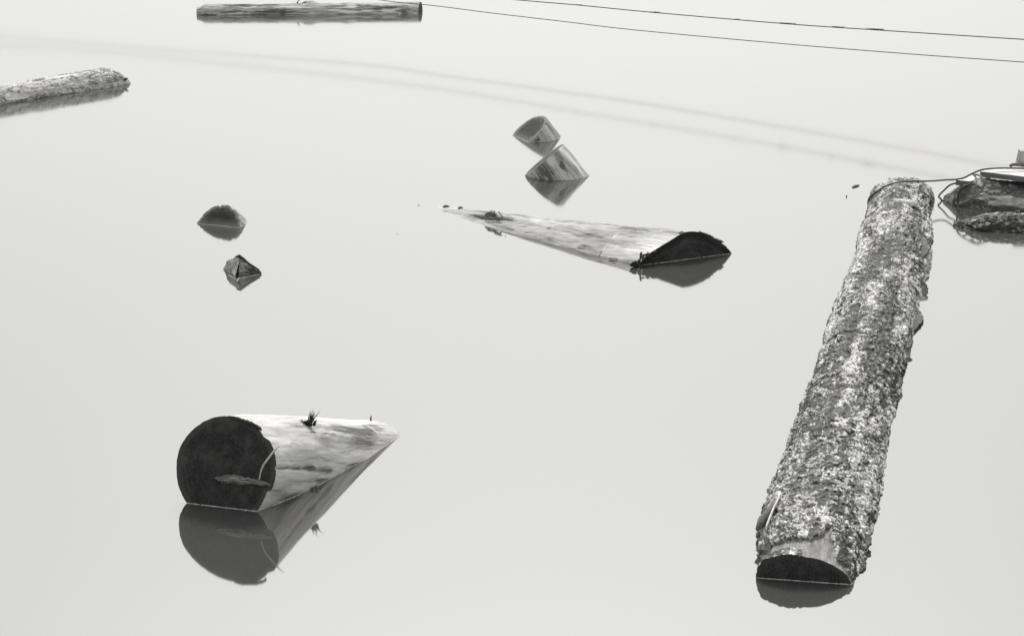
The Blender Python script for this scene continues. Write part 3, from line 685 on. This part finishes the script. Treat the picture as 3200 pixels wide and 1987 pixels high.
    lg.cap('sawn_end', M['endC'], E, 30, .001, seed=4, rough=.004)
    meniscus_glint(lg, E, True, 'right', .01, .003, 8)
    z6 = lambda x, y: (2300 + x * .28441, 1500 + y * .28441)
    def surf(px, py, h=0.):
        i, j = lg.locate(px, py); return lg.S[i, j] + lg.N[i, j] * h
    # loose flaps of bark that stand off the log
    def flap(px0, py0, px1, py1, out, nm, th=.012, lab=None, dz=0., rs=1, tip=.35, w=.06, mat='dark'):
        p0, p1 = surf(px0, py0), surf(px1, py1); d = p1 - p0; o_ = np.array(out, float); rg = random.Random(rs); V = []; F = []; n, m = 12, 7
        for i in range(n + 1):
            u = i / n; e = (math.sin(math.pi * min(1, u * 1.05)) ** .7) * (1 + rg.uniform(-.22, .22))
            for j in range(m + 1):
                v = j / m; V.append(p0 + d * u + o_ * w * .55 * v * e + np.array([0, 0, dz * v]) + np.array([rg.uniform(-1, 1) for _ in range(3)]) * .003 - o_ * .02 * (1 - v))
        V = np.array(V); nn = unit(np.cross(d, o_ + [0, 0, dz])); V = np.vstack([V + nn * th / 2, V - nn * th / 2]); q = (n + 1) * (m + 1)
        for i in range(n):
            for j in range(m):
                k = i * (m + 1) + j; F += [(k, k + m + 1, k + m + 2, k + 1), (q + k, q + k + 1, q + k + m + 2, q + k + m + 1)]
        for i in range(n): k = i * (m + 1) + m; F.append((k, k + m + 1, q + k + m + 1, q + k)); k = i * (m + 1); F.append((k, q + k, q + k + m + 1, k + m + 1))
        for j in range(m): F.append((j, j + 1, q + j + 1, q + j)); k = n * (m + 1) + j; F.append((k, q + k, q + k + 1, k + 1))
        lc = V * 1.; mk = np.zeros_like(lc); mk[:, 0] = .35
        o = link_mesh(nm, V, F, M['flap'], E, False, lc, mk)
        if lab: o['label'] = lab
    right = np.array([.96, -.25, .1])
    flap(2885, 735, 2892, 802, right, 'bark_flap', .014, 'large loose bark flap at the right edge near the far end', -.02, 1, w=.10)
    flap(2878, 880, 2884, 930, right, 'bark_flap', .014, None, 0., 2, w=.11)
    flap(2868, 970, 2858, 1035, right, 'bark_flap', .016, None, .0, 3, w=.10)
    flap(2838, 1050, 2836, 1090, right, 'bark_flap', .014, None, .0, 4, w=.07)
    flap(2810, 1180, 2806, 1215, right, 'bark_flap', .014, None, .0, 5, w=.05)
    flap(2762, 1320, 2752, 1370, right, 'bark_flap', .012, None, .0, 6, w=.06)
    flap(2752, 1470, 2746, 1500, right, 'bark_flap', .014, None, .0, 7, w=.04)
    flap(2712, 1670, 2704, 1720, right, 'bark_flap', .014, None, .0, 8, w=.05)
    flap(2700, 1740, 2680, 1790, right, 'bark_flap', .014, None, -.01, 9, w=.05)
    left = np.array([-.95, -.1, .15])
    flap(2425, 1560, 2392, 1660, left, 'bark_flap', .02, 'long peeling bark strip on the left of the near end', -.02, 10, w=.09)
    flap(2400, 1690, 2392, 1730, left, 'bark_flap', .014, None, .0, 11, w=.03)
    # peeled stick lying in the slot on the left, broken rod of wood
    Vt, Ft = tube_geo([surf(*z6(480, 240), .025), surf(*z6(425, 340), .03), surf(*z6(340, 500), .04), surf(*z6(300, 590), .045)], [.008, .022, .028, .012], 8)
    link_mesh('peeled_sliver', Vt, Ft, M['mid'], E)
    Vt, Ft = tube_geo(catmull([surf(*z6(500, 170), .02), surf(*z6(495, 250), .03), surf(*z6(440, 380), .035), surf(*z6(365, 560), .03)], 5), .007, 6)
    link_mesh('peeled_sliver', Vt, Ft, M['pale'], E)
    # bright peeled spot near the far end
    z1 = lambda x, y: (2400 + x * .3043, 540 + y * .3043)
    q = [(1290, 262), (1330, 266), (1400, 274), (1470, 284), (1530, 300), (1545, 312), (1480, 312), (1410, 300), (1350, 286)]
    Pq = [surf(*z1(x, y), .0) for x, y in q]; c = sum(Pq) / len(Pq); up = np.array([0, -.25, .05]); zt = max(p[2] for p in Pq) + .012
    Pq = [at(*z1(x, y), zt) for x, y in q]; n = len(Pq)
    V = Pq + [p - np.array([0, 0, .03]) for p in Pq] + [sum(Pq) / n + np.array([0, 0, .012])]
    F = [(i, (i + 1) % n, 2 * n) for i in range(n)] + [(i, i + n, (i + 1) % n + n, (i + 1) % n) for i in range(n)]
    o = link_mesh('peeled_chip', V, F, M['pale'], E); o['label'] = 'white lens shaped sliver of bare wood near the far end'
    return lg
LC_ = build_C()

# ------------------------------------------------------------------ distant log at the top
def build_D():
    a = unit([3.43, .17, 0]); c0 = np.array([-4.90, 34.83, -.035]); r = .185
    D = unit(np.cross(a, [0, 0, 1])); V0 = np.array([0, 0, 1.])
    L = 3.47
    def disp(s):
        l = s.lc; crack = fbm(l * np.array([1.6, 26, 26]), 4, 110); wood = sstep(1.7, 2.3, s.TT + (fbm(l * 2, 3, 111) - .5))
        kn = .05 * np.exp(-((s.TT - 1.75) / .09) ** 2) * np.exp(-((s.TH - 1.9) / .5) ** 2) + .02 * np.exp(-((s.TT - 2.35) / .1) ** 2)
        return (fbm(l * np.array([1, 3, 3.]), 3, 112) - .5) * .03 - .018 * sstep(.5, .36, crack) * (1 - wood * .6) + (fbm(l * np.array([12, 60, 60.]), 3, 113) - .5) * .012 + kn - .05 * sstep(.16, 0, s.TT)
    lg = Log(lambda t: c0 + a * t, D, V0, lambda T, H: r * (1 + .05 * T / 3.5), np.linspace(0, L, 420), 110, disp, lambda T, H: (-.20 * r * np.cos(H) * sstep(L - .4, L, T))[..., None] * a)
    E = empty('distant_log', (c0[0] + 1.7, c0[1], 0)); tag(E, 'weathered cracked log lying flat on the water at the top edge, under the cables', 'log')
    crack = fbm(lg.lc * np.array([1.6, 26, 26]), 4, 110); lg.mk[..., 0] = sstep(.47, .36, crack) * .9 * (1 - .5 * sstep(1.8, 2.2, lg.TT))
    z8 = lambda x, y: (560 + x * .32854, y * .32854)
    for x, y, lt, la in ((1640, 60, .12, .05), (1480, 100, .16, .02), (1650, 115, .25, .025), (1790, 108, .12, .02), (1980, 105, .13, .025), (2100, 125, .05, .02), (1100, 70, .3, .03), (1300, 60, .25, .03)):
        lg.mark(*z8(x, y), lt, la, .9, 1, 0, 3, .5)
    for x, y, lt, la in ((990, 120, .05, .05), (1400, 110, .2, .015), (1880, 90, .12, .02), (1950, 65, .5, .04), (2130, 110, .15, .05), (600, 145, .9, .03), (250, 140, .3, .04), (1530, 125, .05, .02)):  # stains, plus two long streaks painting the shadow strip low on the left
        lg.mark(*z8(x, y), lt, la, .75, 0, 0, 5, .7)
    lg.build('trunk', M['peelD'], E)
    # right-hand end
    rg = lg.S[-1]; c = rg.mean(0); V = []; lc = []
    for k in range(9):
        f = k / 8; V.append(c + (rg - c) * f + a * .003); lc.append(np.stack([np.full(len(rg), f), f * np.cos(lg.TH[0]), f * np.sin(lg.TH[0])], -1))
    V = np.stack(V); lc = np.stack(lc)
    # the end is cut slightly towards the eye
    link_mesh('sawn_end', V.reshape(-1, 3), [tuple(q) for q in grid_faces(9, len(rg))], M['endA'], E, True, lc.reshape(-1, 3))
    p = at_y(931, 7, 34.9); Vt, Ft = tube_geo([p + [0, 0, -.05], p + [-.01, 0, 0], p + [.015, 0, .025], p + [.03, 0, .02]], [.012, .012, .009, .004], 6)
    V2, F2 = tube_geo([at_y(945, 11, 34.9), at_y(955, 8, 34.9), at_y(961, 9, 34.9)], [.01, .016, .008], 6)
    Vt, Ft = merge([(Vt, Ft), (V2, F2)]); link_mesh('branch_stub', Vt, Ft, M['dark'], E)
build_D()

# ------------------------------------------------------------------ log entering from the left edge
def build_E():
    p1 = at(376, 262, -.03); p0 = at(-10, 327, -.03); a = unit(p1 - p0); r = .245
    p0 = p0 - a * 1.5; L = np.linalg.norm(p1 - p0) - .05; D = unit(np.cross(a, [0, 0, 1])); V0 = np.array([0, 0, 1.])
    def disp(s):
        l = s.lc; h = flake_height(l, .7, 120); s.h = h
        pt = fbm(l * np.array([2.4, 8, 8.]), 5, 121, .6); s.bare = sstep(.575, .60, pt)
        e = L - s.TT; return (h - .4) * .03 * (1 - s.bare) - .012 * s.bare + (fbm(l * np.array([1.2, 3, 3.]), 3, 122) - .5) * .02 - .02 * sstep(.08, 0, e) ** 2
    def shear(T, H):                                  # the near side of the end reaches further right than its top
        f = sstep(L - .9, L, T); return (f * (.06 * np.cos(H) - .14 * np.maximum(0, np.sin(H))))[..., None] * a
    lg = Log(lambda t: p0 + a * t, D, V0, lambda T, H: r * (.80 + .20 * T / L), np.linspace(0, L, 420), 240, disp, shear)
    lg.mk[..., 0] = lg.h; lg.mk[..., 1] = lg.bare
    E = empty('pale_bark_log', (p1[0], p1[1], 0)); tag(E, 'pale log with patchy flaking bark running in from the left edge of the water', 'log')
    z7 = lambda x, y: (x * .1848, 180 + y * .1848)
    lg.build('bark_trunk', M['barkE'], E)
    for (x, y, x2, y2) in ((2110, 385, 2165, 352), (2150, 600, 2172, 655)):
        i, j = lg.locate(*z7(x, y)); q = lg.S[i, j]; e = at_y(*z7(x2, y2), q[1] - .02)
        V, F = tube_geo([q, (q + e) / 2 + [0, 0, .004], e], [.018, .014, .004], 5); link_mesh('bark_splinter', V, F, M['dark'], E)
build_E()

# ------------------------------------------------------------------ the raft at the right edge
def rlog(name, label, p0, az, r, L, zc, mat, seed, bare_thr, amp, mkb=None, head=(.35, .75), part='bark_trunk', marks=()):
    a = np.array([math.sin(az), math.cos(az), 0]); D = unit(np.cross(a, [0, 0, 1])); V0 = np.array([0, 0, 1.]); p0 = np.array([p0[0], p0[1], zc])
    def disp(s):
        s.h = flake_height(s.lc, .8, seed); s.bare = sstep(bare_thr, bare_thr + .04, fbm(s.lc * np.array([2, 5, 5.]), 4, seed + 1))
        return ((s.h - .4) * amp) * (1 - s.bare) - .3 * amp * s.bare + (fbm(s.lc * np.array([1.5, 4, 4.]), 3, seed + 2) - .5) * .06
    def rad(T, H): return r * (head[0] + (1 - head[0]) * sstep(0, head[1], T) ** .6)
    lg = Log(lambda t: p0 + a * t, D, V0, rad, np.linspace(0, 1, 300) ** 1.3 * L, 240, disp)
    lg.mk[..., 0] = lg.h; lg.mk[..., 1] = lg.bare
    E = empty(name, (p0[0], p0[1], 0)); tag(E, label, 'log', 'raft logs at the right edge')
    for m_ in marks: lg.mark(*m_)
    lg.build(part, mat, E)
    ring = lg.S[0]; c = ring.mean(0) - a * .02; V = list(ring) + [c]; n = len(ring)
    lc = np.vstack([lg.lc[0], [0, 0, 0]]); mk = np.vstack([lg.mk[0], [0.3, 0, 0]])
    link_mesh('broken_end', V, [(i, (i + 1) % n, n) for i in range(n)], mat, E, True, lc, mk)
    return lg, E
zz = lambda x, y: (2900 + x * .23148, 450 + y * .23148)
pF1 = at(2956, 632, 0); azF = math.radians(112)
F1 = rlog('raft_log', 'worn grey raft log with a pale bald patch, under the planks and wire loops', (pF1[0], pF1[1] + .10), azF, .318, 3.2, -.06, M['barkG'], 130, .72, .026, head=(.30, .40),
          marks=[(*zz(1120, 750), .3, .07, 1., 1, 0, 3, .6)])
pF2 = at(3020, 716, 0)
F2 = rlog('raft_log', 'dark rough barked raft log lying in front, nearest of the two raft logs', (pF2[0] - .10, pF2[1] + .13), math.radians(101), .215, 3.0, -.075, M['barkF'], 140, .70, .05, head=(.42, .4))

def plank(name, label, c, th, mt, ms, nm2='plank'):
    """c: four top corners, near-left, near-right, far-right, far-left; bleached top and darker edge as two parts"""
    E = empty(name, c[0]); tag(E, label, 'plank'); n, m = 50, 14; V = []; lc = []; L = np.linalg.norm(c[1] - c[0]); Wd = np.linalg.norm(c[3] - c[0])
    for i in range(n + 1):
        for j in range(m + 1):
            u, v = i / n, j / m; V.append((c[0] * (1 - u) + c[1] * u) * (1 - v) + (c[3] * (1 - u) + c[2] * u) * v); lc.append((u * L, v * Wd, 0))
    V = np.array(V); lc = np.array(lc); V[:, 2] += (fbm(lc * np.array([4, 30, 1.]), 3, 9) - .5) * .008
    F = [(i * (m + 1) + j, (i + 1) * (m + 1) + j, (i + 1) * (m + 1) + j + 1, i * (m + 1) + j + 1) for i in range(n) for j in range(m)]
    link_mesh('top_face', V, F, mt, E, True, lc)
    rim = [i * (m + 1) for i in range(n + 1)] + [n * (m + 1) + j for j in range(1, m + 1)] + [i * (m + 1) + m for i in range(n - 1, -1, -1)] + [j for j in range(m - 1, 0, -1)]
    R = V[rim] - [0, 0, .001]; k = len(R); out_ = unit(c[0] - c[3]); rows = []
    cc = V.mean(0)
    for q in range(4):
        o_ = (R - cc); o_[:, 2] = 0; o_ /= np.linalg.norm(o_, axis=1)[:, None]
        jit = (fbm(np.c_[R[:, :2] * 40, np.full(k, q * 3.)], 2, 5) - .5)[:, None] * .008
        rows.append(R - np.array([0, 0, th * q / 3]) + o_ * (jit + .004 * (q in (1, 2))))
    RV = np.vstack(rows); RF = [(q * k + i, q * k + (i + 1) % k, (q + 1) * k + (i + 1) % k, (q + 1) * k + i) for q in range(3) for i in range(k)] + [tuple(3 * k + i for i in range(k))]
    arc = np.r_[0, np.cumsum(np.linalg.norm(np.diff(R, axis=0), axis=1))]; rl = np.vstack([np.c_[arc, np.full(k, q * .02), np.full(k, .5)] for q in range(4)])
    link_mesh('sawn_edge', RV, RF, ms, E, False, rl); return E
c1 = at(2988, 563, .235); c2 = at(3031, 567, .235); c3 = at(3092, 550, .235)
d_ = (c3 - c2); plank('short_plank', 'narrow plank with a dark chopped end poking out under the wide plank', [c1, c2, c2 + d_ * 1.08, c1 + d_ * 1.08], .05, M['plankT'], M['plankS'])
c1 = at(3064, 536, .33); c2 = at(3200, 552, .33); c4 = at(3086, 529, .33); c3 = at(3200, 524, .33)
plank('wide_plank', 'wide bleached plank lying on top of the raft at the right edge', [c1, c1 + (c2 - c1) * 2.4, c4 + (c3 - c4) * 2.6, c4], .052, M['plankT'], M['plankS'])
def stake():
    b = at(3178, 520, .335); V = []; lc = []
    n = 24
    fr = [(0, -.006), (.16, -.01), (.17, .08), (0, .085)]
    for i in range(n + 1):
        z_ = i / n * .155
        for k, (x, y) in enumerate(fr):
            for q in range(6):
                x2, y2 = fr[(k + 1) % 4]; u = q / 6; V.append(b + np.array([x * (1 - u) + x2 * u + .022 * i / n, y * (1 - u) + y2 * u, z_])); lc.append((z_, (x * (1 - u) + x2 * u), y))
    V = np.array(V); V[:, 0] += (fbm(V * 30, 3, 4) - .5) * .01; m = 24; F = [tuple(r) for r in grid_faces(n + 1, m)] + [tuple(n * m + i for i in range(m))]
    E = empty('raft_stake', b); tag(E, 'upright stained timber stub standing on the raft at the right edge', 'stake'); link_mesh('stub', V, F, M['stake'], E, False, lc)
    Vs, Fs = tube_geo(catmull([at(3156, 521, .335), at(3162, 516, .35), at(3175, 514.5, .355), at(3195, 517, .355), at(3230, 520, .35)], 6), [.008] + [.016] * 23 + [.01], 8)
    o = link_mesh('curved_slat', Vs, Fs, M['mid'], None); tag(o, 'short curved wood slat lying at the foot of the upright stub', 'slat')
stake()

# ------------------------------------------------------------------ wires
def wire(name, label, pts, r, mat, k=8, cat='cable', group=None, knots=()):
    P = catmull(pts, k); V, F = tube_geo(P, r, 7); parts = [(V, F)]
    o = link_mesh(name, V, F, mat, None); tag(o, label, cat, group)
    return o, P
surfC = lambda px, py, h=.02: (lambda ij: LC_.S[ij] + LC_.N[ij] * h)(LC_.locate(px, py))
pts = [at(2718, 629, -.05), at(2714, 623, .03), at(2727, 609, .105), at(2742, 597, .16), at(2765, 583, .20), at(2788, 574, .228), at(2815, 569, .245), at(2850, 566.5, .248), at(2880, 566.5, .235), at(2910, 566, .215), at(2950, 563, .205), at(2985, 561, .235),
       at(3012, 556, .29), at(3040, 542, .34), at(3070, 530.5, .375), at(3110, 526.5, .365), at(3160, 526, .36), at(3230, 527, .36), at(3330, 531, .355)]
wire('mooring_wire', 'wire passing over the far end of the bark log and across the raft planks', pts, .0088, M['wire'], 6, 'wire')
wire('mooring_wire', 'bent wire hanging from the short plank to the water left of the raft', [at(2990, 572, .19), at(2970, 578, .165), at(2952, 593, .11), at(2934, 613, .05), at(2940, 622, .02), at(2950, 634, -.03)], .0088, M['wire'], 6, 'wire')
def yl(pts, y0=21.38): return [at_y(*zz(x, y), yy) for x, y, yy in pts]
wire('wire_loop', 'wire hanging nearly straight down over the grey raft log', yl([(600, 400, 21.55), (650, 462, 21.48), (648, 540, 21.40), (628, 640, 21.36), (607, 720, 21.35), (590, 790, 21.35), (572, 850, 21.37)]), .0085, M['wire2'], 6, 'wire')
wire('wire_loop', 'wide round wire loop hanging over the grey raft log', yl([(640, 415, 21.53), (700, 430, 21.45), (750, 490, 21.38), (756, 550, 21.35), (730, 620, 21.33), (660, 690, 21.32), (580, 745, 21.32), (500, 785, 21.33), (440, 803, 21.39), (395, 808, 21.53), (330, 800, 21.83)]), .010, M['wire2'], 6, 'wire')
wire('wire_loop', 'dark wire loop curling under the short plank end into the water', yl([(645, 545, 21.53), (560, 550, 21.43), (490, 568, 21.38), (440, 612, 21.37), (412, 680, 21.39), (402, 760, 21.43), (405, 830, 21.48)]), .0095, M['wire'], 6, 'wire')
# two long cables strung above the water
def cable_pts(rows, yfun): return rows
def cable(name, label, obs, r, tufts, far):
    # obs: (photo x, photo y) where seen; the cable stands in one upright plane that recedes to the left
    P = []
    for px, py in obs:
        d = ray(px, py); t = (31.24 - 0) / (d[1] + .814 * d[0]); P.append(EYE + d * t)       # plane y = 31.24 - .814 x
    P = far + P
    Q = catmull(P, 10); V, F = tube_geo(Q, r, 7); o = link_mesh(name, V, F, M['wire'], None); tag(o, label, 'cable', 'cables strung over the water')
    parts = []; rg = random.Random(int(obs[-1][1]))
    for px, py, L in tufts:
        d = ray(px, py); p = EYE + d * (31.24 / (d[1] + .814 * d[0]))
        n_ = 9; parts = [tube_geo([p + np.array([-.5 * L, .4 * L, .002]), p + [0, 0, .004], p + np.array([.5 * L, -.4 * L, .001])], [.002, r * 1.0, .002], 5)]
        for k in range(n_):
            q = p + np.array([rg.uniform(-.3, .3) * L, 0, .004]); parts.append(tube_geo([p, q, q + np.array([rg.uniform(.01, .05), 0, rg.uniform(-.012, .012)])], [.004, .0035, .001], 4))
        V, F = merge(parts); link_mesh('frayed_tuft', [np.asarray(v) for v in V], F, M['wire'], o)
    return o
U = [(1609, 0), (1807, 17), (2049, 40.5), (2454, 75), (2730, 94), (3200, 124), (3500, 141)]
Lw = [(1182, 0), (1359, 19), (1531, 41), (1760, 68), (1988, 95), (2454, 138), (2850, 170), (3200, 195), (3500, 217)]
cable('upper_cable', 'upper dark steel cable with small frayed tufts, running across the top right', U, .0068, [(1810, 17, .12), (1900, 27, .1), (2049, 40, .15), (2470, 75.5, .25), (2620, 86, .15), (2740, 93, .25), (2300, 62, .06)],
      [np.array([x, 31.24 - .814 * x, z]) for x, z in ((-9.5, 1.12), (-6.2, .88), (-3.3, .755), (-1.3, .70))])
cable('lower_cable', 'lower smooth steel cable, running below the other across the top right', Lw, .0058, [],
      [np.array([x, 31.24 - .814 * x, z]) for x, z in ((-9.5, .95), (-6.2, .76), (-3.6, .585))])

# ------------------------------------------------------------------ bits afloat
def bit(px, py, dx, dy, r, lab, name='floating_twig', n=1, sd=1, mat='dark'):
    rg = random.Random(sd); parts = []
    for k in range(n):
        a_ = at(px + rg.uniform(-3, 3) * (n > 1), py + rg.uniform(-2, 2) * (n > 1), .004); b_ = at(px + dx + rg.uniform(-3, 3) * (n > 1), py + dy + rg.uniform(-2, 2) * (n > 1), .006)
        parts.append(tube_geo([a_, (a_ + b_) / 2 + [0, 0, .004], b_], [r * .4, r, r * .5], 5))
    V, F = merge(parts); o = link_mesh(name, V, F, M[mat], None); tag(o, lab, 'floating debris', 'bits afloat')
bit(2664, 586, 20, -8, .005, 'feathery scrap of bark afloat left of the far end of the bark log', 'floating_bark_scrap', 7, 2, 'mid')
bit(2645, 610, 1, 7, .007, 'tiny dark chip afloat just below the feathery bark scrap', 'floating_chip', 1, 3)
bit(1577, 740, 4, -6, .0025, 'tiny sliver afloat beside the middle of the long tapering log', 'floating_chip', 1, 4)
bit(1304, 641, 8, -2, .003, 'tiny grey sliver afloat off the pointed tip of the long log', 'floating_chip', 1, 5, 'mid')
bit(1240, 731, 3, -1, .003, 'lone dark speck afloat left of the long tapering log', 'floating_chip', 1, 6)
